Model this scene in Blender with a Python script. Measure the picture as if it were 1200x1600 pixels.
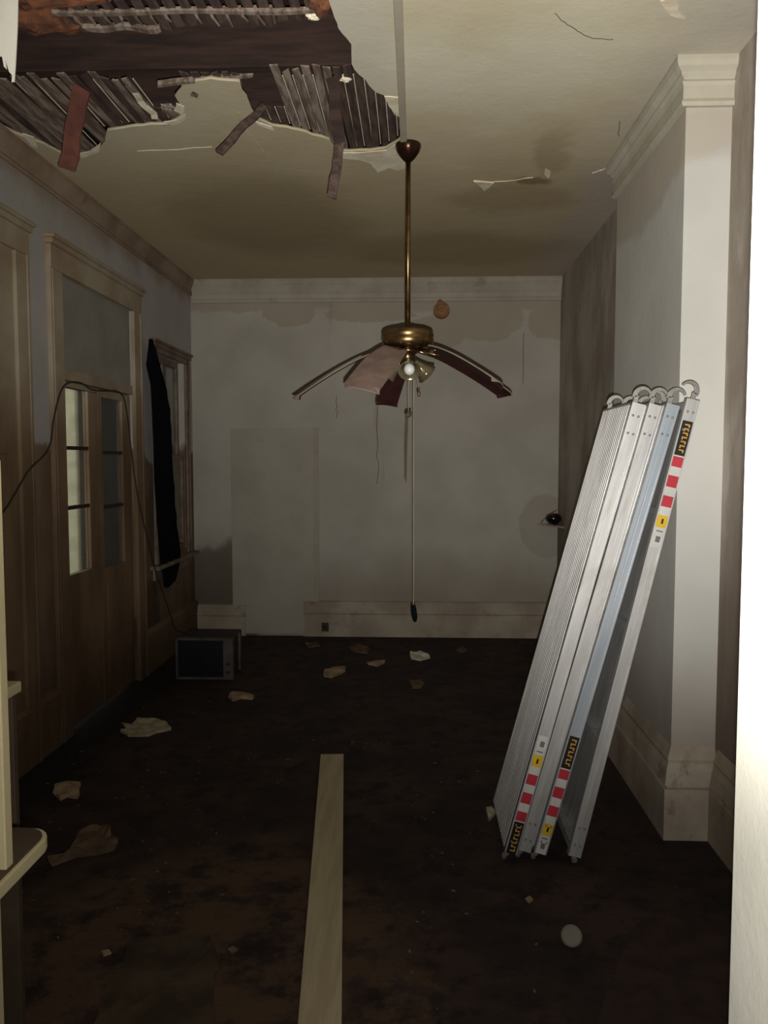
import bpy, bmesh, math, random
from mathutils import Vector, Matrix, noise as mnoise
random.seed(7)
S = bpy.context.scene
for o in list(bpy.data.objects): bpy.data.objects.remove(o)
COL = S.collection
R = math.radians

# ------------------------------------------------------------------ camera
CH = 1.62                                   # eye height
YAW, PITCH, ROLL, FPX = 0.0404, 0.065, -0.0002, 1252.4
cy, sy, cp, sp = math.cos(YAW), math.sin(YAW), math.cos(PITCH), math.sin(PITCH)
F = Vector((-sy*cp, cy*cp, -sp)); RT = Vector((cy, sy, 0)); UP = RT.cross(F)
cr, sr = math.cos(ROLL), math.sin(ROLL)
RT, UP = RT*cr+UP*sr, -RT*sr+UP*cr
cam = bpy.data.cameras.new('camera'); co = bpy.data.objects.new('camera', cam); COL.objects.link(co)
m = Matrix((RT, UP, -F)).transposed().to_4x4(); m.translation = Vector((0, 0, CH)); co.matrix_world = m
cam.sensor_fit = 'VERTICAL'; cam.sensor_height = 32.0; cam.lens = 32.0*FPX/1600.0; cam.clip_start = 0.02
S.camera = co
def P(x, y, ax, val):
    """point of the photograph's ray (x,y) on the room plane axis=val"""
    d = F+RT*((x-600)/FPX)-UP*((y-800)/FPX); o = Vector((0, 0, CH))
    return o+d*((val-o[ax])/d[ax])

# ------------------------------------------------------------------ light
w = bpy.data.worlds.new('overcast_sky'); S.world = w; w.use_nodes = True
bg = w.node_tree.nodes['Background']; bg.inputs[0].default_value = (0.80, 0.82, 0.70, 1); bg.inputs[1].default_value = 1.4
# the phone's flash: a bright upward lobe and its wide spill
for nm, en, size, aim in (('camera_flash', 530, 90, (0.12, 1.0, 0.33)), ('camera_flash_spill', 125, 165, (0.24, 1.0, 0.25))):
    fl = bpy.data.lights.new(nm, 'SPOT'); fl.energy = en*.95; fl.color = (1.0, 0.98, 0.935)
    fl.spot_size = R(size); fl.spot_blend = 1.0; fl.shadow_soft_size = 0.006
    flo = bpy.data.objects.new(nm, fl); COL.objects.link(flo); flo.location = (0.010, 0.02, 1.575)
    flo.rotation_euler = Vector(aim).normalized().to_track_quat('-Z', 'Y').to_euler()
S.view_settings.view_transform = 'Standard'; S.view_settings.look = 'None'
S.view_settings.gamma = 1; S.view_settings.use_curve_mapping = False; S.view_settings.exposure = -0.14

# ------------------------------------------------------------------ node helpers
def lin(r, g, b):
    f = lambda c: c/12.92 if c <= .04045 else ((c+.055)/1.055)**2.4
    return (f(r/255), f(g/255), f(b/255), 1)
class NT:
    def __init__(s, name, rough=.85, metal=0.0, spec=.3):
        s.m = bpy.data.materials.new(name); s.m.use_nodes = True; s.t = s.m.node_tree
        s.b = s.t.nodes['Principled BSDF']; s.b.inputs['Roughness'].default_value = rough
        s.b.inputs['Metallic'].default_value = metal; s.b.inputs['Specular IOR Level'].default_value = spec
        s.g = s.n('ShaderNodeNewGeometry'); s.tc = s.n('ShaderNodeTexCoord'); s.pos = s.g.outputs['Position']
    def n(s, k): return s.t.nodes.new(k)
    def put(s, sock, v):
        if hasattr(v, 'is_output') or isinstance(v, bpy.types.NodeSocket): s.t.links.new(v, sock)
        else: sock.default_value = v
    def math(s, op, a, b=0.0, clamp=False):
        q = s.n('ShaderNodeMath'); q.operation = op; q.use_clamp = clamp; s.put(q.inputs[0], a); s.put(q.inputs[1], b); return q.outputs[0]
    def vmath(s, op, a, b):
        q = s.n('ShaderNodeVectorMath'); q.operation = op; s.put(q.inputs[0], a); s.put(q.inputs[1], b)
        return q.outputs['Value'] if op in ('LENGTH', 'DOT_PRODUCT') else q.outputs['Vector']
    def noise(s, scale, detail=4, rough=.55, vec=None, stretch=None, col=False):
        q = s.n('ShaderNodeTexNoise'); q.inputs['Scale'].default_value = scale; q.inputs['Detail'].default_value = detail
        q.inputs['Roughness'].default_value = rough
        v = vec or s.pos
        if stretch: v = s.vmath('MULTIPLY', v, stretch)
        s.t.links.new(v, q.inputs['Vector']); return q.outputs['Color' if col else 'Fac']
    def rng(s, v, a, b, c=0.0, d=1.0):
        q = s.n('ShaderNodeMapRange'); q.interpolation_type = 'SMOOTHSTEP'; s.put(q.inputs[0], v)
        for i, k in enumerate((a, b, c, d)): q.inputs[i+1].default_value = k
        return q.outputs[0]
    def mix(s, f, a, b, mode='MIX'):
        q = s.n('ShaderNodeMix'); q.data_type = 'RGBA'; q.blend_type = mode
        s.put(q.inputs[0], f); s.put(q.inputs[6], a); s.put(q.inputs[7], b); return q.outputs[2]
    def warped(s, amp=.25, scale=3.0):
        c = s.noise(scale, 5, .6, col=True); c = s.vmath('SUBTRACT', c, (.5, .5, .5))
        c = s.vmath('MULTIPLY', c, (amp*2,)*3); return s.vmath('ADD', s.pos, c)
    def blob(s, wv, c, r, soft=.12):
        """1 inside an ellipsoid with a ragged edge; radius 0 = ignore that axis"""
        inv = tuple(0.0 if q == 0 else 1/q for q in r)
        d = s.vmath('MULTIPLY', s.vmath('SUBTRACT', wv, tuple(c)), inv)
        return s.rng(s.vmath('LENGTH', d, (0, 0, 0)), 1+soft, 1-soft)
    def axis(s, wv, ax):
        q = s.n('ShaderNodeSeparateXYZ'); s.t.links.new(wv, q.inputs[0]); return q.outputs[ax]
    def bump(s, h, strength=.3, dist=.004):
        q = s.n('ShaderNodeBump'); q.inputs['Strength'].default_value = strength; q.inputs['Distance'].default_value = dist
        s.put(q.inputs['Height'], h); s.t.links.new(q.outputs[0], s.b.inputs['Normal'])
    def out(s, c): s.put(s.b.inputs['Base Color'], c); return s.m

def simple(name, c1, c2=None, rough=.8, metal=0, spec=.3, scale=8, stretch=None, bump=.2, bs=60):
    t = NT(name, rough, metal, spec)
    if c2 is None: c2 = tuple(k*.75 for k in c1[:3])+(1,)
    v = t.tc.outputs['Object']
    t.bump(t.noise(bs, 5, .6, v), bump, .003)
    return t.out(t.mix(t.rng(t.noise(scale, 5, .6, v, stretch), .35, .65), c1, c2))

# ---- paints of the room
BROWN = lin(120, 98, 78); GREYP = lin(176, 170, 166); DIRT = lin(66, 48, 36)
def m_left():
    t = NT('aged_left_wall_paint'); wv = t.warped(.22, 2.2); z = t.axis(wv, 2)
    base = t.mix(t.rng(t.noise(1.5), .3, .7), lin(178, 172, 170), lin(162, 158, 150))
    low = t.rng(z, 1.72, 1.66)
    brown = t.mix(t.rng(t.noise(3, 6, .6, None, (1, 1, .4)), .35, .65), lin(128, 108, 88), lin(104, 84, 66))
    c = t.mix(low, base, brown)
    c = t.mix(t.math('MULTIPLY', t.rng(z, 2.95, 3.15), .7), c, lin(140, 118, 92))
    c = t.mix(t.math('MULTIPLY', t.rng(z, .75, .1), .6), c, DIRT)
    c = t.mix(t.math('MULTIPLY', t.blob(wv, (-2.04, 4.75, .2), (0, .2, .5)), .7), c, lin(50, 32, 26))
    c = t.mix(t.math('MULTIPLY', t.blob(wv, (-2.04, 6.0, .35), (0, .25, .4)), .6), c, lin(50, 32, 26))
    t.bump(t.noise(14, 8, .7), .35, .01); return t.out(c)
def m_back():
    t = NT('stained_back_wall_paint'); wv = t.warped(.2, 2.6); z = t.axis(wv, 2)
    c = t.mix(t.rng(t.noise(1.6, 5), .3, .7), lin(176, 170, 158), lin(160, 154, 142))
    tan = lin(150, 132, 112)
    wv2 = t.warped(.09, 5)
    m_ = t.rng(t.axis(wv2, 2), 2.93, 2.98)
    for cc, rr in (((-1.15, 0, 2.92), (.22, 0, .1)), ((-.42, 0, 2.92), (.42, 0, .07)), ((.55, 0, 2.88), (.42, 0, .2)), ((.22, 0, 2.78), (.3, 0, .14)), ((1.2, 0, 2.85), (.2, 0, .16))):
        m_ = t.math('MAXIMUM', m_, t.blob(wv2, cc, rr, .05))
    c = t.mix(t.math('MULTIPLY', m_, .5), c, tan)
    st = t.rng(t.noise(4, 6, .65, None, (1, 1, .12)), .60, .72)
    c = t.mix(t.math('MULTIPLY', st, .25), c, lin(112, 98, 84))
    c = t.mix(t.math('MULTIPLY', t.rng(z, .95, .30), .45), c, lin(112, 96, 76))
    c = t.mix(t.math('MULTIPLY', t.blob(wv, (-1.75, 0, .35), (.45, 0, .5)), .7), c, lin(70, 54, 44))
    c = t.mix(t.math('MULTIPLY', t.blob(t.warped(.04, 4), (1.17, 0, 1.02), (.24, 0, .28), .06), .32), c, lin(120, 110, 96))
    t.bump(t.noise(10, 8, .65), .3, .008); return t.out(c)
def m_right():
    t = NT('grimy_right_recess_paint'); wv = t.warped(.3, 2.2); z = t.axis(wv, 2)
    c = t.mix(t.rng(t.noise(1.7, 5), .35, .65), lin(186, 178, 168), lin(164, 154, 142))
    m_ = t.rng(t.noise(2.2, 7, .65, None, (1, 1, .35)), .45, .6)
    c = t.mix(t.math('MULTIPLY', m_, .5), c, lin(124, 108, 90))
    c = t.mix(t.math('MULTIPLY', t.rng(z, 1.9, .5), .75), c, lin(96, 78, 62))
    t.bump(t.noise(12, 8, .7), .4, .01); return t.out(c)
def m_breast():
    t = NT('chimney_breast_paint'); wv = t.warped(.14, 3); z = t.axis(wv, 2)
    c = t.mix(t.rng(t.noise(1.2, 4), .3, .7), lin(200, 198, 190), lin(188, 185, 178))
    c = t.mix(t.math('MULTIPLY', t.blob(wv, (1.0, 4.0, 2.95), (0, .7, .22)), .4), c, lin(150, 138, 124))
    slope = t.math('SUBTRACT', z, t.math('MULTIPLY', t.axis(t.pos, 0), .35))
    c = t.mix(t.math('MULTIPLY', t.rng(slope, 2.42, 2.44), .28), c, lin(188, 172, 146))
    c = t.mix(t.math('MULTIPLY', t.rng(z, 1.0, .35), .65), c, lin(122, 106, 90))
    c = t.mix(t.math('MULTIPLY', t.rng(t.noise(3, 8, .7), .66, .74), .35), c, lin(120, 104, 88))
    t.bump(t.noise(9, 8, .65), .3, .008); return t.out(c)
def m_ceiling():
    t = NT('water_stained_ceiling_paint'); wv = t.warped(.25, 1.8)
    c = t.mix(t.rng(t.noise(1.1, 5), .3, .7), lin(216, 208, 184), lin(198, 186, 154))
    y = t.axis(wv, 1); x = t.axis(wv, 0)
    c = t.mix(t.math('MULTIPLY', t.rng(y, 3.4, 5.2), .75), c, lin(186, 164, 126))
    c = t.mix(t.math('MULTIPLY', t.rng(x, -.15, -.8), .35), c, lin(178, 164, 132))
    c = t.mix(t.math('MULTIPLY', t.rng(x, .75, 1.15), .6), c, lin(180, 172, 164))
    for cc, rr, k in (((.72, 4.35, 0), (.10, .30, 0), .28), ((.55, 5.1, 0), (.35, .3, 0), .3), ((.62, 4.75, 0), (.10, .07, 0), .7), ((-1.0, 5.5, 0), (.6, .9, 0), .35), ((.3, 6.3, 0), (.9, .5, 0), .3)):
        c = t.mix(t.math('MULTIPLY', t.blob(wv, cc, rr, .35), k), c, lin(118, 90, 50))
    c = t.mix(t.math('MULTIPLY', t.blob(t.warped(.12, 4), (-.22, 2.8, 0), (.12, .9, 0), .5), .5), c, lin(196, 192, 178))
    t.bump(t.noise(5, 9, .7), .4, .012); return t.out(c)
def m_floor():
    t = NT('filthy_dark_floor_covering', .8); wv = t.warped(.25, 3)
    c = t.mix(t.rng(t.noise(2.2, 6, .65), .38, .62), lin(66, 48, 41), lin(46, 34, 31))
    c = t.mix(t.rng(t.noise(7, 8, .7), .48, .62), c, lin(34, 25, 23))
    p = t.math('MAXIMUM', t.blob(wv, (-.75, 2.45, 0), (.7, .75, 0), .3), t.blob(wv, (-.2, 2.2, 0), (.3, .4, 0), .3))
    c = t.mix(t.math('MULTIPLY', t.math('MULTIPLY', p, t.rng(t.noise(5, 8, .7), .4, .56)), .85), c, lin(94, 72, 52))
    c = t.mix(t.math('MULTIPLY', t.rng(t.noise(26, 6, .7), .66, .74), .5), c, lin(96, 80, 66))
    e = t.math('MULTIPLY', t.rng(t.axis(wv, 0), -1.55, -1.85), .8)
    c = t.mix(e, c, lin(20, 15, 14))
    t.bump(t.noise(9, 10, .75), .9, .03); return t.out(c)
def m_trim(name, a, b, soil=.5, zlow=.35):
    t = NT(name, .6); wv = t.warped(.15, 4)
    c = t.mix(t.rng(t.noise(2.5, 6, .6), .35, .65), a, b)
    c = t.mix(t.math('MULTIPLY', t.rng(t.noise(6, 8, .7), .58, .7), soil), c, lin(92, 72, 54))
    t.bump(t.noise(20, 8, .7), .3, .005); return t.out(c)
def m_door():
    t = NT('brown_grimed_joinery_paint', .7); wv = t.warped(.2, 3); z = t.axis(wv, 2)
    up = t.mix(t.rng(t.noise(2.4, 6), .35, .65), lin(170, 158, 136), lin(148, 128, 104))
    lo = t.mix(t.rng(t.noise(3, 6, .6, None, (1, 1, .3)), .35, .65), lin(134, 110, 84), lin(104, 82, 62))
    c = t.mix(t.rng(z, 2.25, 1.6), up, lo)
    c = t.mix(t.math('MULTIPLY', t.rng(z, .7, .1), .6), c, DIRT)
    t.bump(t.noise(18, 8, .7), .3, .005); return t.out(c)

M = dict(left=m_left(), back=m_back(), right=m_right(), breast=m_breast(), ceiling=m_ceiling(), floor=m_floor(), door=m_door())
M['crown_left'] = m_trim('brown_stained_crown_paint', lin(150, 132, 112), lin(126, 104, 84), .5)
M['crown'] = m_trim('dirty_cream_crown_paint', lin(168, 159, 144), lin(150, 139, 122), .4)
M['crown_white'] = m_trim('cream_breast_cornice_paint', lin(192, 185, 168), lin(178, 172, 154), .2)
M['base'] = m_trim('soiled_baseboard_paint', lin(164, 152, 134), lin(140, 126, 108), .5)
M['base_w'] = m_trim('soiled_white_baseboard_paint', lin(166, 154, 138), lin(132, 118, 100), .6)
M['panel'] = m_trim('drywall_patch_paint', lin(162, 156, 142), lin(154, 147, 132), .1)
M['jamb'] = m_trim('cream_gloss_jamb_paint', lin(238, 236, 226), lin(228, 224, 208), .06)
M['transom'] = m_trim('grey_green_transom_paint', lin(150, 146, 134), lin(136, 132, 120), .15)
M['joist'] = simple('old_dark_brown_timber', lin(62, 44, 36), lin(42, 30, 26), .85, scale=3, stretch=(1, 8, 8))
M['lath'] = simple('weathered_lath_wood', lin(150, 136, 122), lin(98, 80, 68), .9, scale=9, stretch=(4, .6, 4), bump=.6)
M['lath_d'] = simple('dark_lath_wood', lin(92, 74, 66), lin(62, 48, 42), .9, scale=9, stretch=(4, .6, 4), bump=.6)
M['deck'] = simple('sooty_deck_boards', lin(52, 38, 33), lin(34, 26, 23), .9, scale=4)
M['plaster'] = simple('broken_plaster', lin(240, 230, 206), lin(216, 202, 174), .9, scale=12, bump=.6)
M['rotten'] = simple('rust_orange_rotten_plaster', lin(128, 82, 54), lin(84, 54, 42), .95, scale=12, bump=1)
M['redwood'] = simple('red_brown_broken_board', lin(112, 68, 54), lin(84, 50, 42), .85, scale=6)
M['paper'] = simple('pale_hanging_wallpaper', lin(206, 202, 186), lin(190, 184, 160), .8, scale=6)
M['brass'] = simple('tarnished_brass', lin(156, 128, 86), lin(106, 82, 54), .3, .95, scale=9, bump=.05)
M['bronze'] = simple('dark_antique_bronze', lin(74, 50, 34), lin(48, 32, 22), .25, .7, scale=9, bump=.05)
M['blade_top'] = simple('dusty_fan_blade_laminate', lin(134, 112, 100), lin(116, 96, 86), .85, scale=10)
M['blade_edge'] = simple('warped_blade_fibreboard', lin(136, 122, 106), None, .85)
M['blade_under'] = simple('dark_mahogany_laminate', lin(66, 36, 32), lin(50, 28, 26), .6, scale=5)
M['bulb'] = simple('frosted_bulb_glass', lin(232, 230, 224), lin(222, 220, 214), .25, bump=0)
M['shade'] = simple('smoked_brass_glass_shade', lin(150, 140, 112), lin(110, 98, 72), .2, .45, bump=.05)
M['chain'] = simple('old_pull_chain_metal', lin(116, 96, 72), None, .5, .5)
M['cord'] = simple('pale_pull_string', lin(150, 138, 120), None, .9)
M['black'] = simple('black_glossy_plastic', lin(20, 14, 14), lin(14, 10, 10), .15, bump=0, spec=.6)
M['cable'] = simple('dusty_black_cable', lin(50, 42, 36), None, .8)
M['cloth'] = simple('navy_black_cloth', lin(17, 20, 27), lin(12, 14, 19), .95, spec=.05, scale=20)
M['white'] = simple('white_label_vinyl', lin(196, 193, 186), lin(180, 177, 170), .5, bump=0)
M['red'] = simple('red_label_vinyl', lin(176, 50, 60), lin(164, 44, 54), .5, bump=0)
M['yellow'] = simple('yellow_label_vinyl', lin(206, 170, 44), lin(196, 160, 40), .5, bump=0)
M['lblack'] = simple('black_label_vinyl', lin(34, 28, 26), None, .5, bump=0)
M['gold'] = simple('gold_label_ink', lin(196, 152, 60), None, .5, bump=0)
M['greyink'] = simple('grey_label_ink', lin(110, 108, 106), None, .5, bump=0)
M['steel'] = simple('dull_hook_steel', lin(150, 146, 140), lin(110, 106, 102), .5, .6)
M['board'] = simple('bare_dusty_pine_board', lin(176, 162, 132), lin(162, 148, 118), .75, scale=5, stretch=(6, .5, 6))
M['ac'] = simple('grimy_beige_appliance_plastic', lin(84, 78, 72), lin(64, 60, 54), .6)
M['ac_dark'] = simple('dark_appliance_grille', lin(24, 23, 26), lin(18, 17, 19), .6)
M['ac_top'] = simple('sooty_sheet_metal', lin(46, 40, 35), lin(34, 30, 27), .6)
M['tan'] = simple('dark_tan_painted_panel', lin(62, 50, 36), lin(54, 42, 30), .7)
M['cream'] = m_trim('cream_painted_wood', lin(156, 144, 112), lin(146, 134, 102), .08)
M['rust'] = simple('rusted_round_plate', lin(152, 112, 74), lin(124, 88, 56), .8, scale=18)
M['pinkflake'] = simple('tan_paper_scrap', lin(168, 146, 118), lin(136, 114, 90), .9, scale=14)
M['flake'] = simple('dirty_white_flake', lin(176, 168, 144), lin(146, 132, 104), .9, scale=14)
M['brownflake'] = simple('muddy_brown_card', lin(104, 86, 64), lin(80, 64, 50), .9, scale=10)
M['mudsheet'] = simple('muddy_floor_sheet', lin(74, 60, 44), lin(52, 40, 31), .9, scale=7)
M['redflake'] = simple('reddish_mat', lin(54, 37, 31), lin(42, 30, 26), .9, scale=10)
M['disk'] = simple('milky_disk_surface', lin(112, 104, 94), lin(98, 90, 80), .6, bump=0)
M['ext_dark'] = simple('exterior_dark_boards', lin(50, 45, 38), lin(40, 36, 31), .9)
M['ext_ground'] = simple('exterior_ground', lin(74, 68, 54), None, .95)
M['ext_post'] = simple('exterior_white_post', lin(224, 220, 196), None, .7)
M['sash'] = simple('flaking_sash_paint', lin(134, 122, 108), lin(108, 88, 74), .8, scale=5)
M['subfl'] = M['ext_dark']
def m_glass():
    t = NT('dusty_window_glass', .08); t.b.inputs['Transmission Weight'].default_value = .96
    t.b.inputs['IOR'].default_value = 1.1; return t.out((.96, .96, .92, 1))
M['glass'] = m_glass()
def m_alu():
    t = NT('brushed_dirty_aluminium', .42, .55, .5); v = t.tc.outputs['Object']
    n1 = t.noise(30, 5, .6, v, (1, 1, .05)); n2 = t.noise(3, 6, .6, v, (3, 3, 1))
    c = t.mix(t.rng(n1, .35, .65), lin(204, 202, 199), lin(184, 182, 180))
    c = t.mix(t.math('MULTIPLY', t.rng(n2, .46, .62), .6), c, lin(160, 154, 146))
    t.put(t.b.inputs['Roughness'], t.rng(n2, .3, .7, .36, .52)); t.bump(n1, .1, .002); return t.out(c)
M['alu'] = m_alu()
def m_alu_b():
    t = NT('bluish_aluminium', .38, .5, .5); v = t.tc.outputs['Object']  # bluer, slightly darker aluminium for one plank's rails
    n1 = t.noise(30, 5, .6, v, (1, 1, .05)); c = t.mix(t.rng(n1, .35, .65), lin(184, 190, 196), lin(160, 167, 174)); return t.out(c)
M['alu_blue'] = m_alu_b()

# ------------------------------------------------------------------ mesh helpers
def BM(): return bmesh.new()
def box(b, lo, hi, mat=None):
    x0, y0, z0 = lo; x1, y1, z1 = hi
    vs = [b.verts.new(Vector(p) if mat is None else mat @ Vector(p)) for p in ((x0,y0,z0),(x1,y0,z0),(x1,y1,z0),(x0,y1,z0),(x0,y0,z1),(x1,y0,z1),(x1,y1,z1),(x0,y1,z1))]
    for f in ((0,3,2,1),(4,5,6,7),(0,1,5,4),(1,2,6,5),(2,3,7,6),(3,0,4,7)): b.faces.new([vs[i] for i in f])
    return b
def prism(b, pts, off):
    """closed polygon pts (Vectors) thickened by vector off"""
    off = Vector(off); a = [b.verts.new(Vector(p)) for p in pts]; c = [b.verts.new(Vector(p)+off) for p in pts]; n = len(pts)
    b.faces.new(a[::-1]); b.faces.new(c)
    for i in range(n): b.faces.new((a[i], a[(i+1) % n], c[(i+1) % n], c[i]))
    return b
def sweep(b, prof, A, B, nrm):
    """profile [(out, z)] swept from A to B (at z=0), nrm = wall normal"""
    A, B, nrm = Vector(A), Vector(B), Vector(nrm)
    a = [b.verts.new(A+nrm*o+Vector((0, 0, z))) for o, z in prof]; c = [b.verts.new(B+nrm*o+Vector((0, 0, z))) for o, z in prof]; n = len(prof)
    b.faces.new(a); b.faces.new(c[::-1])
    for i in range(n): b.faces.new((a[i], c[i], c[(i+1) % n], a[(i+1) % n]))
    return b
def sweep_path(b, prof, path):
    """profile [(out, z)] carried along corners [(point, offset direction)] with mitres"""
    rings = [[b.verts.new(Vector(p)+Vector(d)*o+Vector((0, 0, z))) for o, z in prof] for p, d in path]
    for a, c in zip(rings, rings[1:]):
        for i in range(len(prof)): b.faces.new((a[i], c[i], c[(i+1) % len(prof)], a[(i+1) % len(prof)]))
    b.faces.new(rings[0]); b.faces.new(rings[-1][::-1]); return b
def tube(b, pts, r, seg=8, closed=False):
    pts = [Vector(p) for p in pts]; rings = []; n = len(pts); pn = None
    for i, p in enumerate(pts):
        if closed: d = (pts[(i+1) % n]-pts[i-1]).normalized()
        else: d = (pts[min(i+1, n-1)]-pts[max(i-1, 0)]).normalized()
        u = (pn - d*pn.dot(d)) if pn else (Vector((0, 0, 1)) if abs(d.z) < .9 else Vector((1, 0, 0))).cross(d)
        u.normalize(); pn = u; v = d.cross(u); rr = r[i] if isinstance(r, (list, tuple)) else r
        rings.append([b.verts.new(p+(u*math.cos(2*math.pi*k/seg)+v*math.sin(2*math.pi*k/seg))*rr) for k in range(seg)])
    for i in range(n if closed else n-1):
        a, c = rings[i], rings[(i+1) % n]
        for k in range(seg): b.faces.new((a[k], a[(k+1) % seg], c[(k+1) % seg], c[k]))
    if not closed: b.faces.new(rings[0][::-1]); b.faces.new(rings[-1])
    return b
def lathe(b, prof, mat=Matrix(), seg=28):
    """profile [(r,z)] round z"""
    rings = []
    for r, z in prof: rings.append([b.verts.new(mat @ Vector((max(r, 1e-4)*math.cos(2*math.pi*k/seg), max(r, 1e-4)*math.sin(2*math.pi*k/seg), z))) for k in range(seg)])
    for a, c in zip(rings, rings[1:]):
        for k in range(seg): b.faces.new((a[k], a[(k+1) % seg], c[(k+1) % seg], c[k]))
    b.faces.new(rings[0][::-1]); b.faces.new(rings[-1]); return b
def obj(name, b, mat, parent=None, smooth=False, inv=True, bevel=0):
    bmesh.ops.remove_doubles(b, verts=b.verts, dist=1e-6)
    bmesh.ops.recalc_face_normals(b, faces=b.faces)
    me = bpy.data.meshes.new(name); b.to_mesh(me); b.free()
    for q in (mat if isinstance(mat, (list, tuple)) else [mat]): me.materials.append(q)
    if smooth:
        for p in me.polygons: p.use_smooth = True
    o = bpy.data.objects.new(name, me); COL.objects.link(o)
    if parent is not None:
        o.parent = parent
        if inv: o.matrix_parent_inverse = parent.matrix_basis.inverted()
    if bevel:
        md = o.modifiers.new('edge', 'BEVEL'); md.width = bevel; md.segments = 2; md.limit_method = 'ANGLE'
    return o
def empty(name, loc=(0, 0, 0), rot=None):
    o = bpy.data.objects.new(name, None); COL.objects.link(o); o.empty_display_size = .1
    o.matrix_basis = Matrix.Translation(Vector(loc)) @ (rot or Matrix())
    return o
def tag(o, label=None, cat=None, group=None, kind=None):
    if label: o['label'] = label
    if cat: o['category'] = cat
    if group: o['group'] = group
    if kind: o['kind'] = kind
    return o
def struct(name, b, mat, label, cat, parent=None, **k):
    o = obj(name, b, mat, parent, **k)
    return tag(o, label, cat, kind='structure')
def ragged(pts, step=.03, amp=.012, seed=0, ax=2):
    """subdivide a polygon's edges and roughen them"""
    out = []; n = len(pts)
    for i in range(n):
        a, c = Vector(pts[i]), Vector(pts[(i+1) % n]); k = max(1, int((c-a).length/step))
        for j in range(k):
            p = a.lerp(c, j/k); q = mnoise.noise_vector(p*9+Vector((seed, 0, 0)))*amp+mnoise.noise_vector(p*31+Vector((seed, 3, 0)))*amp*.5; q[ax] = 0
            out.append(p+q)
    return out
def flat_slab(pts, z0, th, holes=()):
    """horizontal slab with holes, by 2D curve fill"""
    cu = bpy.data.curves.new('tmp', 'CURVE'); cu.dimensions = '2D'; cu.fill_mode = 'BOTH'; cu.extrude = th/2
    for ring in (pts,)+tuple(holes):
        s = cu.splines.new('POLY'); s.points.add(len(ring)-1); s.use_cyclic_u = True
        for p, q in zip(s.points, ring): p.co = (q[0], q[1], 0, 1)
    t = bpy.data.objects.new('tmp', cu); COL.objects.link(t)
    bpy.context.view_layer.update()
    me = bpy.data.meshes.new_from_object(t.evaluated_get(bpy.context.evaluated_depsgraph_get()))
    b = BM(); b.from_mesh(me); bmesh.ops.translate(b, verts=b.verts, vec=(0, 0, z0+th/2))
    bpy.data.objects.remove(t); bpy.data.curves.remove(cu); bpy.data.meshes.remove(me); return b

# ------------------------------------------------------------------ the room shell
XL, XR, D, H = -2.043, 1.275, 7.271, 3.229      # left wall, right recess wall, back wall, ceiling
XB, YB, YF = 1.09, 3.40, 4.517                  # chimney breast face, near end, far end
FY0, FY1 = .85, 1.0                             # the doorway wall between the rooms
JX0, JX1 = -.80, .40
TOP = H+.5
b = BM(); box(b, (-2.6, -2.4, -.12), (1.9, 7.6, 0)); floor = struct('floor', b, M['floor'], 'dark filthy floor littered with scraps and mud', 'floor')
b = BM()
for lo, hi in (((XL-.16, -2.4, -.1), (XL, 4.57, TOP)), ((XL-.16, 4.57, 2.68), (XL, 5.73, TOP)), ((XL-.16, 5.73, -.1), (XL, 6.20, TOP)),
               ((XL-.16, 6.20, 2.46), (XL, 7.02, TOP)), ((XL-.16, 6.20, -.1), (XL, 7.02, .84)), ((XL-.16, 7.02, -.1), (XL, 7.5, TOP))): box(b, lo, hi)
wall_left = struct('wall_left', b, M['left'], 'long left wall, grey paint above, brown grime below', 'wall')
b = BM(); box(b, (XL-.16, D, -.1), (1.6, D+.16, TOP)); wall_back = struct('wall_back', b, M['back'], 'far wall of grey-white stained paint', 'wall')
b = BM(); box(b, (XR, -2.4, -.1), (XR+.16, D+.1, TOP)); struct('wall_right', b, M['right'], 'grimy right wall recessed behind the chimney breast', 'wall')
b = BM(); box(b, (XL-.2, -2.5, -.1), (XR+.2, -2.3, TOP)); struct('wall_rear', b, M['right'], 'wall behind the camera', 'wall')
b = BM(); box(b, (XL, FY0, -.02), (JX0, FY1, TOP)); box(b, (JX1+.09, FY0, -.02), (XR, FY1, TOP)); box(b, (JX0, FY0, 2.42), (JX1+.09, FY1, TOP))
struct('wall_front', b, M['right'], 'wall with the doorway the photograph looks through', 'wall')
b = BM(); box(b, (JX1, FY0-.02, 0), (JX1+.09, FY1, 2.42)); struct('trim_1', b, M['jamb'], 'bright cream door jamb along the right edge', 'door jamb', bevel=.004)
b = BM(); box(b, (XL-.2, -2.5, TOP-.02), (XR+.2, D+.2, TOP+.1)); struct('ceiling_upper', b, M['deck'], 'plain slab added over the ceiling void to keep sky light out', 'ceiling')  # closing slab added above the deck boards to shut out sky light

# chimney breast: pier facing the camera with a chipped corner
b = BM()
poly = [(XB, YB), (XR+.02, YB), (XR+.02, YF), (XB, YF)]
prism(b, [Vector((x, y, 0)) for x, y in poly], (0, 0, H+.01))
breast = struct('wall_breast', b, M['breast'], 'white chimney breast standing out from the right wall', 'wall')

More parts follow.
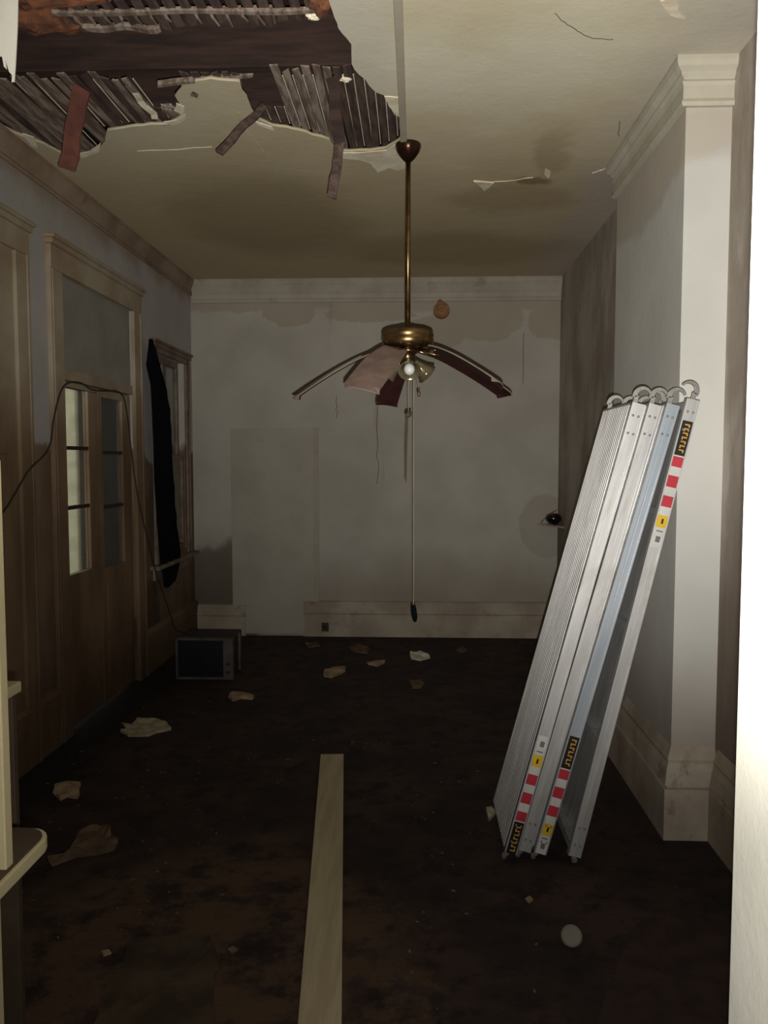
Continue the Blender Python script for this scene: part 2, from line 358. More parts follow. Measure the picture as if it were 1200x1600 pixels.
# ceiling with the ragged hole
px = [(0,197),(25,208),(60,222),(110,246),(150,236),(163,222),(168,203),(215,197),(262,194),(278,184),(284,172),(276,150),(288,130),(330,124),(372,128),(385,150),(392,168),
      (400,184),(425,196),(480,207),(512,218),(524,236),(540,236),(580,236),(604,232),(624,217),(629,192),(618,170),(600,150),(574,132),(553,110),(550,92),(547,68),(530,44),(520,28),(513,0)]
hole = [P(x, y, 2, H) for x, y in px]
hole += [Vector((-.34, 2.6, H)), Vector((-.45, 2.3, H)), Vector((-1.0, 2.15, H)), Vector((-1.5, 2.3, H)), Vector((-1.75, 2.8, H)), Vector((-2.0, 3.3, H)), Vector((-2.0, 3.75, H))]
for q in hole: q.x = max(q.x, XL+.03)
hole = ragged(hole, .035, .016, 3)
for q in hole: q.x = max(q.x, XL+.02)
outer = [(XL-.02, FY1-.02), (XR+.02, FY1-.02), (XR+.02, D+.02), (XL-.02, D+.02)]
b = flat_slab(outer, H, .014, (hole,))
ceiling = struct('ceiling', b, M['ceiling'], 'water-stained plaster ceiling with a large ragged hole', 'ceiling')
b = BM(); box(b, (XL-.02, -2.4, H), (XR+.02, FY1-.02, H+.03)); struct('ceiling_rear', b, M['ceiling'], 'ceiling of the room the camera stands in', 'ceiling')

# inside the hole: joists, deck boards, laths
for y0, y1 in ((2.86, 2.925), (3.42, 3.48), (3.93, 3.99), (2.34, 2.40)):
    b = BM(); z0 = H+.022
    segs = 14; ring = []
    for i in range(segs+1):
        x = XL+.0+(XR-XL-.02)*i/segs; j = mnoise.noise(Vector((x*3, y0, 0)))*.006
        ring.append([b.verts.new((x, yy+j, zz+j)) for yy, zz in ((y0, z0), (y1, z0), (y1, z0+.235), (y0, z0+.235))])
    for a, c in zip(ring, ring[1:]):
        for k in range(4): b.faces.new((a[k], a[(k+1) % 4], c[(k+1) % 4], c[k]))
    b.faces.new(ring[0]); b.faces.new(ring[-1][::-1])
    obj('joist', b, M['joist'], ceiling, bevel=.004)
x = XL+.01
while x < .35:
    wd = random.uniform(.10, .13); b = BM(); box(b, (x, 1.7, H+.258+random.uniform(0, .004)), (x+wd-.006, 4.9, H+.28)); obj('deck_board', b, M['deck'], ceiling); x += wd
def rough_bar(p, q, wd, th, seg=5, amp=.004, up=Vector((0, 0, 1)), seed=0, taper=1.0, jag=True):
    """a rough split stick from p to q"""
    p, q = Vector(p), Vector(q); d = (q-p).normalized(); s = d.cross(up).normalized(); u = s.cross(d); b = BM(); ring = []
    for i in range(seg+1):
        t = i/seg; c = p.lerp(q, t)+s*mnoise.noise(Vector((seed, t*3, 0)))*amp+u*mnoise.noise(Vector((seed, t*3, 9)))*amp
        k = 1+(taper-1)*t; a = wd/2*k*(1+.12*mnoise.noise(Vector((seed, t*6, 4))))
        e0 = e1 = 0
        if jag and i in (0, seg): e0, e1 = random.uniform(-.02, .02), random.uniform(-.02, .02)
        ring.append([b.verts.new(c+s*sx*a+u*sz*th/2+d*(e0 if sx < 0 else e1)) for sx, sz in ((-1, -1), (1, -1), (1, 1), (-1, 1))])
    for a, c in zip(ring, ring[1:]):
        for k in range(4): b.faces.new((a[k], a[(k+1) % 4], c[(k+1) % 4], c[k]))
    b.faces.new(ring[0]); b.faces.new(ring[-1][::-1]); return b
def hole_far(x):
    """far Y of the hole at this x"""
    ys = []
    n = len(hole)
    for i in range(n):
        a, c = hole[i], hole[(i+1) % n]
        if (a.x-x)*(c.x-x) <= 0 and abs(a.x-c.x) > 1e-6: ys.append(a.y+(c.y-a.y)*(x-a.x)/(c.x-a.x))
    return max(ys) if ys else 3.5
keys = BM(); x = XL+.03; i = 0
while x < .02:
    i += 1; yf = hole_far(x)+.07; gap = False
    y0 = 3.43+random.uniform(-.02, .03)
    if -1.20 < x < -1.02: y0 = 3.75
    if -.74 < x < -.62: y0 = 3.80
    if y0 < yf-.05:
        left = x < -1.05
        mat = M['lath'] if (left and random.random() < .75) or (-.62 < x < -.36) else M['lath_d']
        sk = random.uniform(-.03, .03) if left else random.uniform(-.006, .006)
        zz = H+.020+(random.uniform(-.018, .004) if left else random.uniform(-.002, .003))
        obj('lath', rough_bar((x, y0, zz-.002), (x+sk, yf, H+.0205), random.uniform(.030, .037), .007, 6, .006, seed=i*1.7), mat, ceiling)
        kx = x+.0215
        if yf > 3.6 and random.random() < .8:
            prev = None
            p0 = Vector((kx, max(y0, 3.5), H+.021)); p1 = Vector((kx+sk*.5, hole_far(kx)-.01, H+.021))
            if p1.y > p0.y+.04: tube(keys, [p0.lerp(p1, t/6)+Vector((mnoise.noise(Vector((i, t, 0)))*.004, 0, mnoise.noise(Vector((i, t, 5)))*.004)) for t in range(7)], [.0025+.003*abs(mnoise.noise(Vector((i, t, 7)))) for t in range(7)], 5)
    x += .043
obj('plaster_key', keys, M['plaster'], ceiling)['kind'] = 'stuff'
# lath stubs under the nearer joist and their pale ridge
x = -1.28; i = 0
while x < -.36:
    i += 1; obj('lath', rough_bar((x, 2.90, H+.016), (x+.004, 3.07+random.uniform(-.03, .03), H+.012), .036, .007, 3, .003, seed=i*.9+50), M['lath_d'], ceiling)
    if random.random() < .85: obj('plaster_ridge', tube(BM(), [(x+.025, 2.965, H+.014), (x+.027, 3.01, H+.006), (x+.03+random.uniform(-.01,.01), 3.06+random.uniform(-.02,.03), H+.012)], [.007, .006, .004], 6), M['lath'], ceiling)
    x += .056
obj('plaster_ridge', rough_bar((-1.32, 2.965, H+.008), (-.36, 2.985, H+.008), .022, .014, 26, .012, seed=4), M['lath'], ceiling)
obj('plaster_ridge', rough_bar((-1.25, 3.07, H+.008), (-.95, 3.08, H+.008), .03, .016, 10, .012, seed=8), M['lath'], ceiling)
# pale batten along the far foot of the big joist
obj('batten', rough_bar(P(250, 131, 1, 3.50), P(400, 114, 1, 3.50), .022, .02, 12, .006, seed=2), M['lath'], ceiling)
# rotten orange clumps
def clump(c, r, seed, mat, sq=(1, 1, .5), name='plaster_clump'):
    b = BM(); bmesh.ops.create_icosphere(b, subdivisions=3, radius=1)
    for v in b.verts:
        k = 1+.35*mnoise.noise(v.co*1.8+Vector((seed, 0, 0)))+.2*mnoise.noise(v.co*5+Vector((seed, 0, 0)))
        v.co = Vector(c)+Vector((v.co.x*r*sq[0], v.co.y*r*sq[1], v.co.z*r*sq[2]))*k
    return obj(name, b, mat, ceiling)
clump(P(55, 18, 2, H+.06), .10, 1, M['rotten'], (1.2, .8, .7)); clump(P(105, 25, 2, H+.05), .09, 5, M['rotten'], (1, .9, .6)); clump(P(100, -20, 2, H+.05), .10, 9, M['rotten'], (1.6, .8, .6))
clump(P(500, 8, 2, H+.02), .055, 7, M['rotten'], (.7, 1.1, .5)); clump(P(490, 24, 2, H+.01), .03, 17, M['plaster'], (1, .6, .5)); clump(P(35, -10, 2, H+.03), .07, 27, M['rotten'])
clump(P(540, 122, 2, H+.02), .02, 12, M['plaster'], (1.2, .8, .8)); clump(P(302, 145, 2, H+.01), .035, 11, M['lath'], (.8, 1.4, .4)); clump(P(262, 170, 2, H+.02), .03, 13, M['lath'], (1.2, 1.2, .6))
# hanging pieces
def hang(p, q, wd, th, mat, seed, up, name='hanging_lath'):
    return obj(name, rough_bar(p, q, wd, th, 7, .012, up=up, seed=seed), mat, ceiling)
hang(P(128, 138, 1, 3.50), P(105, 260, 1, 3.62), .075, .012, M['redwood'], 3, Vector((0, 1, .2)), 'hanging_board')
hang(P(412, 165, 1, 3.72), P(342, 240, 1, 3.62), .034, .012, M['lath_d'], 5, Vector((0, 1, 0)))
hang(P(519, 125, 1, 3.50), P(531, 225, 1, 3.60), .05, .016, M['joist'], 7, Vector((0, 1, 0)))
hang(P(532, 222, 1, 3.60), P(519, 306, 1, 3.62), .040, .014, M['lath_d'], 9, Vector((0, 1, 0)))
hang(P(203, 135, 1, 3.55), P(243, 186, 1, 3.85), .03, .008, M['plaster'], 11, Vector((0, .3, 1)))
# hanging strip of pale wall paper near the viewer
pts = [P(x, y, 1, 2.2) for x, y in ((-45,-60),(29,-60),(27,40),(24,100),(22,127),(18,128),(19,118),(14,112),(8,92),(10,108),(6,104),(3,88),(-20,86),(-45,70))]
b = prism(BM(), pts, (0, .004, 0)); obj('hanging_paper', b, M['paper'], ceiling)
# peeled paint and broken lips on the ceiling
def peel(px, mat=M['plaster'], th=.004, seed=0, name='peeled_patch', drop=.0):
    pts = ragged([P(x, y, 2, H-.0005-drop) for x, y in px], .03, .008, seed)
    return obj(name, prism(BM(), pts, (0, 0, -th)), mat, ceiling)
peel(((526,238),(560,238),(604,234),(626,219),(631,226),(633,262),(622,266),(608,262),(590,269),(578,254),(560,249),(536,247)), seed=1)
peel(((601,150),(632,153),(630,186),(617,178)), seed=2)
peel(((741,282),(771,284),(758,297)), seed=3, th=.008)
peel(((853,262),(861,268),(858,278),(851,272)), seed=4)
peel(((396,188),(424,197),(428,203),(402,194)), seed=5)
peel(((258,190),(276,186),(290,178),(288,186),(272,195)), seed=6)
peel(((277,160),(288,166),(284,178),(272,172)), seed=8)
peel(((120,240),(140,236),(158,222),(154,236),(130,247)), seed=9)
peel(((35,208),(54,214),(58,230),(48,226)), seed=10)
peel(((1030,0),(1055,-8),(1062,18),(1070,28),(1050,22)), seed=11, mat=M['redwood'] if False else M['plaster'])
def crack(px, mat, r=.003, seed=0, name='crack_ridge'):
    pts = []
    for (a, b_), (c, d_) in zip(px, px[1:]):
        for j in range(6): pts.append(P(a+(c-a)*j/6, b_+(d_-b_)*j/6, 2, H-.0005)+mnoise.noise_vector(Vector((a+j*3, b_, seed)))*Vector((.012, .012, 0)).length*.6)
    for q in pts: q.z = H-.0005
    obj(name, tube(BM(), pts, r, 5), mat, ceiling)
crack(((215,236),(262,234),(345,228)), M['plaster'], .002, 1)
crack(((372,176),(378,195),(400,222),(415,240),(430,275),(455,320),(480,370)), M['ceiling'], .0025, 2)
crack(((771,284),(800,282),(840,276)), M['plaster'], .003, 3)
crack(((868,20),(890,42),(925,60),(965,62)), M['joist'], .0013, 4, 'crack')
crack(((925,270),(950,262),(960,262)), M['plaster'], .004, 5)
crack(((968,190),(966,218)), M['joist'], .0015, 6, 'crack')
# surface raceway to the fan
tag(obj('cable_raceway', box(BM(), (-.085, 1.9, H-.013), (-.052, 4.155, H-.0002)), m_trim('painted_raceway_plastic', lin(176, 168, 148), lin(166, 158, 138), .05), bevel=.004),
    'slim painted cable raceway running along the ceiling to the fan', 'cable cover')

# crown mouldings
crown = [(0, 3.03), (.018, 3.03), (.022, 3.05), (.016, 3.065), (.018, 3.10), (.03, 3.12), (.05, 3.16), (.066, 3.19), (.07, 3.205), (.07, H), (0, H)]
crl = [(0, 3.10), (.014, 3.10), (.018, 3.112), (.012, 3.125), (.022, 3.15), (.04, 3.18), (.05, 3.20), (.052, H), (0, H)]
struct('trim_2', sweep(BM(), crl, (XL, FY1, 0), (XL, D, 0), (1, 0, 0)), M['crown_left'], 'brown-stained crown moulding along the left wall', 'crown moulding')
struct('trim_3', sweep(BM(), crown, (XL+.02, D, 0), (XR, D, 0), (0, -1, 0)), M['crown'], 'dirty cream crown moulding across the back wall', 'crown moulding')
c2 = [(0, 3.045), (.02, 3.045), (.026, 3.06), (.018, 3.075), (.018, 3.125), (.024, 3.14), (.016, 3.15), (.03, 3.165), (.03, 3.175), (.05, 3.19), (.055, 3.21), (.055, H), (0, H)]
WRAP = [((XR, YB, 0), (0, -1, 0)), ((XB, YB, 0), (-1, -1, 0)), ((XB, YF, 0), (-1, 1, 0)), ((XR, YF, 0), (0, 1, 0))]
b = BM(); sweep_path(b, c2, WRAP)
struct('trim_4', b, M['crown_white'], 'cream cornice wrapped round the top of the chimney breast', 'cornice')
# baseboards
pb = [(0, 0), (.026, 0), (.026, .205), (.020, .21), (.030, .215), (.030, .30), (.018, .32), (0, .33)]
struct('baseboard_back', sweep(BM(), pb, (-1.03, D, 0), (XR, D, 0), (0, -1, 0)), M['base'], 'two-step cream baseboard on the back wall behind the pull cord', 'baseboard')
struct('baseboard_corner', sweep(BM(), [(o, z*.88) for o, z in pb], (XL, D, 0), (-1.57, D, 0), (0, -1, 0)), M['base'], 'short soiled baseboard in the far left corner behind the air conditioner', 'baseboard')
b = BM(); sweep(b, pb, (XL, FY1, 0), (XL, 4.40, 0), (1, 0, 0)); sweep(b, pb, (XL, 5.86, 0), (XL, D, 0), (1, 0, 0))
struct('baseboard_left', b, M['door'], 'dark soiled baseboard along the left wall', 'baseboard')
pr = [(0, 0), (.034, 0), (.034, .222), (.018, .226), (.018, .233), (.032, .237), (.024, .30), (.016, .33), (.018, .345), (.008, .38), (0, .40)]
b = BM(); sweep_path(b, pr, WRAP)
struct('baseboard_breast', b, M['base_w'], 'tall white baseboard round the chimney breast, brown at the top', 'baseboard')
b = BM(); sweep(b, pr, (XR, FY1, 0), (XR, YB-.035, 0), (-1, 0, 0)); sweep(b, pr, (XR, YF+.035, 0), (XR, D, 0), (-1, 0, 0))
struct('baseboard_right', b, M['base'], 'grimy baseboard along the right recess wall', 'baseboard')
# boarded doorway patch in the back wall
obj('drywall_patch', box(BM(), (-1.69, D-.012, .02), (-.89, D+.01, 1.90)), M['panel'], wall_back, bevel=.002)['label'] = 'flat drywall sheet closing an old doorway'
for x0 in (-.93,):
    obj('patch_batten', rough_bar((x0+.02, D-.014, .35), (x0+.02, D-.014, 1.9), .05, .006, 10, .008, up=Vector((0, 1, 0)), seed=3), m_trim('batten_paint', lin(158, 149, 134), lin(150, 140, 124), .2), wall_back)
for x0, z0, z1 in ((-.72, 2.0, 2.2), (.95, 2.3, 2.75), (-.35, 1.4, 2.1)):
    obj('wall_crack', tube(BM(), [(x0+mnoise.noise(Vector((x0, z*4, 0)))*.02, D-.001, z0+(z1-z0)*z/8) for z in range(9)], .002, 5), M['joist'], wall_back)

# ------------------------------------------------------------------ door_1: glazed double door in the left wall
def casing(b, y0, y1, z1, wd, hd, x=XL, th=.028, zb=0.0):
    box(b, (x, y0, zb), (x+th, y0+wd, z1-hd)); box(b, (x, y1-wd, zb), (x+th, y1, z1-hd)); box(b, (x, y0, z1-hd), (x+th+.004, y1, z1-.05))
    box(b, (x, y0-.012, z1-.05), (x+th+.02, y1+.012, z1-.02)); box(b, (x, y0-.02, z1-.02), (x+th+.034, y1+.02, z1))
    box(b, (x+th, y0+.01, zb), (x+th+.008, y0+.035, z1-hd)); box(b, (x+th, y1-.035, zb), (x+th+.008, y1-.01, z1-hd))
b = BM(); casing(b, 4.41, 5.87, 2.86, .15, .18)
door1 = struct('door_1', b, M['door'], 'cased double door with glazed slits in the left wall', 'door', bevel=.003)
x0, x1 = XL-.055, XL-.018
obj('transom_panel', box(BM(), (XL-.03, 4.57, 2.15), (XL-.012, 5.73, 2.68)), M['transom'], door1)['label'] = 'plain grey-green board above the glazed leaves'
b = BM(); box(b, (XL-.05, 4.57, 2.085), (XL+.006, 5.73, 2.15)); obj('transom_rail', b, M['door'], door1, bevel=.003)
def leaf(y0, y1, pane):
    b = BM(); (py0, py1, pz0, pz1) = pane
    box(b, (x0, y0, .01), (x1, y1, pz0)); box(b, (x0, y0, pz1), (x1, y1, 2.08)); box(b, (x0, y0, pz0), (x1, py0, pz1)); box(b, (x0, py1, pz0), (x1, y1, pz1))
    for q0, q1 in ((.12, .40), (.46, .80)):
        box(b, (x1, y0+.08, q0), (x1+.006, y1-.08, q1)); 
    l = obj('door_leaf', b, M['door'], door1, bevel=.003)
    zs = [pz0, pz0+(pz1-pz0)*.36, pz0+(pz1-pz0)*.68, pz1]
    for a, c in zip(zs, zs[1:]): obj('pane', box(BM(), (x0+.014, py0, a), (x0+.018, py1, c)), M['glass'], l)
    for z in zs[1:-1]: obj('muntin', box(BM(), (x0+.004, py0, z-.011), (x1-.004, py1, z+.011)), M['joist'], l)
    return l
leaf(4.572, 5.135, (4.66, 4.985, .93, 2.05)); leaf(5.145, 5.728, (5.20, 5.57, .90, 2.03))
obj('added_sky_block', box(BM(), (XL-.155, 5.15, .5), (XL-.12, 5.729, 2.4)), M['ext_dark'], door1)  # board added behind the second leaf's glass to darken its panes
# door_2: casing at the far left
b = BM(); casing(b, 2.90, 4.165, 2.845, .14, .17)
door2 = struct('door_2', b, M['door'], 'second cased door at the left edge of the view', 'door', bevel=.003)
b = BM(); box(b, (XL-.002, 3.04, .01), (XL+.010, 4.03, 2.68))
for a, c in ((.15, .98), (1.08, 1.55), (1.65, 2.55)): box(b, (XL+.010, 3.14, a), (XL+.017, 3.93, c))
obj('door_leaf', b, M['door'], door2, bevel=.002)
# window_1 behind the cloth
b = BM(); casing(b, 6.15, 7.13, 2.55, .08, .09, th=.018, zb=.80); box(b, (XL, 6.04, .77), (XL+.075, 7.18, .80)); box(b, (XL, 6.10, .68), (XL+.02, 7.12, .77))
win = struct('window_1', b, M['sash'], 'tall cased window near the back corner, half hidden by dark cloth', 'window', bevel=.003)
for z0_, z1_, xo in ((.84, 1.66, -.045), (1.62, 2.46, -.085)):
    b = BM(); xa, xb = XL+xo, XL+xo+.035
    box(b, (xa, 6.20, z0_), (xb, 6.245, z1_)); box(b, (xa, 6.975, z0_), (xb, 7.02, z1_)); box(b, (xa, 6.245, z0_), (xb, 6.975, z0_+.05)); box(b, (xa, 6.245, z1_-.045), (xb, 6.975, z1_))
    sash = obj('sash', b, M['sash'], win, bevel=.002)
    obj('pane', box(BM(), (xa+.015, 6.245, z0_+.05), (xa+.019, 6.975, z1_-.045)), M['glass'], sash)
    obj('glazing_bar', box(BM(), (xa+.008, 6.60, z0_+.05), (xa+.03, 6.62, z1_-.045)), M['sash'], sash)
b = BM(); box(b, (XL-.20, 6.15, .80), (XL-.17, 7.07, 2.5)); obj('added_sky_block', b, M['ext_dark'], win)  # board added behind the window glass so no daylight enters

# outside, seen through the glazed slits
b = BM(); box(b, (-14, -3, -.5), (XL-.16, 24, -.38)); struct('ground_outside', b, M['ext_ground'], 'dull ground outside the left wall', 'ground')
b = BM(); box(b, (-4.4, 10.9, -.4), (-4.2, 18, 4.6)); box(b, (-4.45, 10.9, 4.6), (-4.15, 18, 4.7))  # dark wall added to block bright sky behind the right slit
for k in range(24): box(b, (-4.2, 10.9, -.35+k*.2), (-4.18, 18, -.17+k*.2))
tag(obj('added_outside_wall', b, M['ext_dark']), 'dark boarded wall added outside to block the sky behind the right glazed slit', 'building')
b = BM(); box(b, (-2.72, 6.05, -.4), (-2.60, 6.17, 3.6)); tag(obj('porch_post', b, M['ext_post'], bevel=.01), 'pale porch post seen through the bright glazed slit', 'post')

# ------------------------------------------------------------------ cloth at the window
rows = ((530,234,237),(545,231,243),(570,227,249),(600,234,257),(640,236,264),(700,238,267),(760,240,270),(820,243,274),(860,247,280),(890,250,277),(908,255,272),(918,258,261))
b = BM(); grid = []; nc = 14
fr = []
for (ya, la, ra), (yb, lb, rb) in zip(rows, rows[1:]):
    for j in range(4): t = j/4; fr.append((ya+(yb-ya)*t, la+(lb-la)*t, ra+(rb-ra)*t))
fr.append(rows[-1])
for k, (y, l, r) in enumerate(fr):
    jg = mnoise.noise(Vector((k*.9, 0, 0)))*1.8; row = []
    for i in range(nc+1):
        p = P(l+(r+jg-l)*i/nc, y, 0, XL+.055); p.x += .010*math.sin(i*1.35+k*.04)+.004*mnoise.noise(Vector((i*.5, k*.2, 0))); row.append(b.verts.new(p))
    grid.append(row)
for a, c in zip(grid, grid[1:]):
    for i in range(nc): b.faces.new((a[i], a[i+1], c[i+1], c[i]))
cl = obj('window_curtain', b, M['cloth'], smooth=True); md = cl.modifiers.new('thick', 'SOLIDIFY'); md.thickness = .003
tag(cl, 'torn navy-black cloth hanging in a ragged strip down the far left window', 'curtain')

# ------------------------------------------------------------------ cable across the left wall
cp_ = [(-60,860),(0,805),(20,777),(45,735),(70,710),(80,688),(84,655),(95,612),(108,598),(128,599),(143,609),(165,611),(182,611),(193,621),(199,650),(205,702),(215,775),(230,840),(243,893),(253,922),(262,948),(268,966)]
pts = [P(x, y, 0, XL+.075) for x, y in cp_]
for q, (x, y) in zip(pts, cp_):
    if x > 195: q.x += 0.0
pts += [P(275, 984, 1, 6.45), Vector((-1.81, 6.26, .22)), Vector((-1.80, 6.17, .17))]
cu = []
for i in range(len(pts)-1):
    p0, p1, p2, p3 = pts[max(i-1, 0)], pts[i], pts[i+1], pts[min(i+2, len(pts)-1)]
    for j in range(4):
        t = j/4; cu.append(.5*((2*p1)+(p2-p0)*t+(2*p0-5*p1+4*p2-p3)*t*t+(3*p1-p0-3*p2+p3)*t**3))
cu.append(pts[-1])
tag(obj('extension_cord', tube(BM(), cu, .0045, 8), M['cable'], smooth=True), 'thin dark cable looping over the glazed door and down the left wall', 'cable')

# ------------------------------------------------------------------ ceiling fan
fx, fy = -.046, 4.207
fan = tag(empty('ceiling_fan', (fx, fy, H)), 'brass ceiling fan with drooping warped blades on a long rod', 'ceiling fan')
T = Matrix.Translation
obj('canopy', lathe(BM(), [(.012, -.088), (.020, -.086), (.036, -.070), (.058, -.040), (.066, -.018), (.066, -.004), (.062, 0)], T((fx, fy, H))), M['bronze'], fan, smooth=True)
obj('mounting_block', box(BM(), (fx+.004, fy+.00, H-.004), (fx+.045, fy+.12, H+.001)), M['plaster'], fan)
obj('downrod', lathe(BM(), [(.0135, H-.95), (.0135, H-.08)], T((fx, fy, 0)), 16), M['brass'], fan, smooth=True)
zt = 2.285
obj('motor_housing', lathe(BM(), [(.02, .02), (.045, .018), (.05, .006), (.11, .002), (.128, -.006), (.134, -.018), (.134, -.030), (.130, -.034), (.134, -.038), (.134, -.062), (.124, -.082), (.10, -.092), (.05, -.094)], T((fx, fy, zt)), 40), M['brass'], fan, smooth=True)
obj('switch_housing', lathe(BM(), [(.05, -.09), (.056, -.10), (.052, -.112), (.040, -.118), (.036, -.15), (.044, -.16), (.044, -.175), (.03, -.19), (.012, -.20)], T((fx, fy, zt)), 28), M['brass'], fan, smooth=True)
def blade(deg, droop, pitch, wd, rl=.60, z=2.178, curl=1.6, mats=None):
    a = R(deg); d = Vector((math.cos(a), math.sin(a), 0)); s = Vector((-math.sin(a), math.cos(a), 0)); C = Vector((fx, fy, z))
    b = BM(); rows_ = []; n, mm = 14, 6
    for i in range(n+1):
        t = i/n; r = .155+(rl-.155)*t; zz = -droop*t**curl
        hw = wd/2*(.72+.28*min(1, t*2.5))
        row = []
        for j in range(mm+1):
            q = -1+2*j/mm; rr = r
            if i == n: rr -= .026*abs(q)**3
            if i == 0: rr += .03*(1-abs(q))*-1
            slope = droop*curl*max(t, .02)**(curl-1)/(rl-.155)
            up = (Vector((0, 0, 1))+d*slope).normalized()
            p = C+d*rr+Vector((0, 0, zz))+(s*math.cos(R(pitch))+up*math.sin(R(pitch)))*hw*q+up*(-.010*(q*q)*t)
            row.append((p, up))
        rows_.append(row)
    top = [[b.verts.new(p+u*.0035) for p, u in row] for row in rows_]; bot = [[b.verts.new(p-u*.0035) for p, u in row] for row in rows_]
    for i in range(n):
        for j in range(mm):
            b.faces.new((top[i][j], top[i+1][j], top[i+1][j+1], top[i][j+1])); f = b.faces.new((bot[i][j], bot[i][j+1], bot[i+1][j+1], bot[i+1][j])); f.material_index = 1
    for i in range(n):
        for g in (0, mm): f = b.faces.new((top[i][g], bot[i][g], bot[i+1][g], top[i+1][g])); f.material_index = 2
    for j in range(mm):
        for g in (0, n): f = b.faces.new((top[g][j], top[g][j+1], bot[g][j+1], bot[g][j])); f.material_index = 2
    bl = obj('fan_blade', b, [M['blade_top'], M['blade_under'], M['blade_edge']], fan)
    b = BM(); p0 = C+d*.07+Vector((0, 0, .008)); p1 = C+d*.12+Vector((0, 0, -.002)); p2 = C+d*.165+Vector((0, 0, -.006))
    tube(b, [p0, p1, p2], [.010, .008, .010], 8); 
    for q in (-1, 1): tube(b, [p1, p2+s*.028*q, p2+d*.03+s*.030*q-Vector((0, 0, droop*.02))], .005, 6)
    obj('blade_bracket', b, M['brass'], bl, smooth=True)
    return bl
blade(181, .235, -5, .12, .60, curl=1.3)
blade(249, .235, -14, .17, .60, curl=1.2)
blade(325, .195, -20, .135, .555, curl=1.3)
blade(34, .195, -3, .12, .685, curl=1.35)
blade(103, .23, 6, .13, .62, curl=1.2)
# light kit: three bell shades with bulbs
for k, (dg, mt) in enumerate(((-85, 'shade'), (28, 'shade'), (170, 'shade'))):
    a = R(dg); d = Vector((math.cos(a), math.sin(a), -.78)).normalized(); org = Vector((fx, fy, zt-.155))+Vector((math.cos(a), math.sin(a), 0))*.035
    mt_ = T(org) @ d.to_track_quat('Z', 'Y').to_matrix().to_4x4()
    sh = obj('lamp_shade', lathe(BM(), [(.014, 0), (.020, .006), (.022, .02), (.030, .045), (.042, .075), (.058, .10), (.055, .10), (.040, .076), (.027, .045), (.019, .02), (.012, .012)], mt_, 24), M['shade'], fan, smooth=True)
    obj('light_bulb', lathe(BM(), [(.012, .015), (.013, .04), (.020, .055), (.027, .075), (.028, .088), (.024, .104), (.014, .115), (.002, .118)], mt_, 20), M['bulb'], sh, smooth=True)
# pull chains
ch = obj('pull_chain', tube(BM(), [(fx+.012, fy-.03, 2.10), (fx+.002, fy-.035, 2.0), (fx+.004, fy-.035, 1.86)], .0022, 6), M['cord'], fan)
obj('chain_fob', lathe(BM(), [(.003, .022), (.012, .012), (.016, 0), (.011, -.012), (.003, -.02)], T((fx+.003, fy-.035, 1.853)) @ Matrix.Rotation(.9, 4, 'Y'), 12), M['lath_d'], ch, smooth=True)
b = BM(); tube(b, [(fx-.006, fy-.035, 1.845), (fx-.012, fy-.035, 1.70), (fx-.010, fy-.035, 1.50)], .002, 6); tube(b, [(fx+.002, fy-.035, 1.845), (fx-.003, fy-.035, 1.70), (fx-.006, fy-.035, 1.51)], .002, 6); obj('pull_chain', b, M['chain'], fan)
lp = obj('pull_cord', tube(BM(), [(fx+.030, fy-.03, 2.10), (fx+.030, fy-.03, 1.5), (fx+.032, fy-.03, .86)], .0028, 6), M['cord'], fan)
lp['label'] = 'long pale pull cord ending in a dark fob'
obj('cord_fob', lathe(BM(), [(.004, .045), (.012, .036), (.015, .01), (.015, -.02), (.010, -.042), (.003, -.048)], T((fx+.036, fy-.03, .815)) @ Matrix.Rotation(-.1, 4, 'Y'), 14), M['cloth'], lp, smooth=True)
obj('chain_fob', lathe(BM(), [(.002, .016), (.008, .01), (.009, -.006), (.003, -.016)], T((fx+.058, fy+.02, 1.965)), 12), M['chain'], fan, smooth=True)
obj('pull_chain', tube(BM(), [(fx+.04, fy+.02, 2.11), (fx+.057, fy+.02, 1.975)], .0014, 5), M['chain'], fan)

# ------------------------------------------------------------------ aluminium scaffold planks with hooks
YN, TH, WD, LN = 3.15, .050, .49, 1.86
LAB = 'aluminium scaffold planks leaning on the chimney breast'
def hookmesh(b, x, y, z, sgn, up, r=.033, open_=200):
    """flat C-shaped claw in the x-z plane"""
    n = 18; inn = []; outr = []
    cx_, cz = x+sgn*r*.92, z+up*(.018+r*.55)
    for i in range(n+1):
        t = i/n; a = R(200)-R(open_)*t
        wd = .019*(1-.65*t)+.002
        ca, sa = math.cos(a)*sgn, math.sin(a)*up
        outr.append((cx_+ca*(r+wd/2), cz+sa*(r+wd/2))); inn.append((cx_+ca*(r-wd/2), cz+sa*(r-wd/2)))
    th = .010
    ring = [[b.verts.new((p[0], y-th/2, p[1])), b.verts.new((q[0], y-th/2, q[1])), b.verts.new((q[0], y+th/2, q[1])), b.verts.new((p[0], y+th/2, p[1]))] for p, q in zip(outr, inn)]
    for a, c in zip(ring, ring[1:]):
        for k in range(4): b.faces.new((a[k], a[(k+1) % 4], c[(k+1) % 4], c[k]))
    b.faces.new(ring[0]); b.faces.new(ring[-1][::-1])
    zz = sorted((z-up*.07, cz-up*.004)); box(b, (x-.004 if sgn > 0 else x-.014, y-th/2, zz[0]), (x+.014 if sgn > 0 else x+.004, y+th/2, zz[1]))
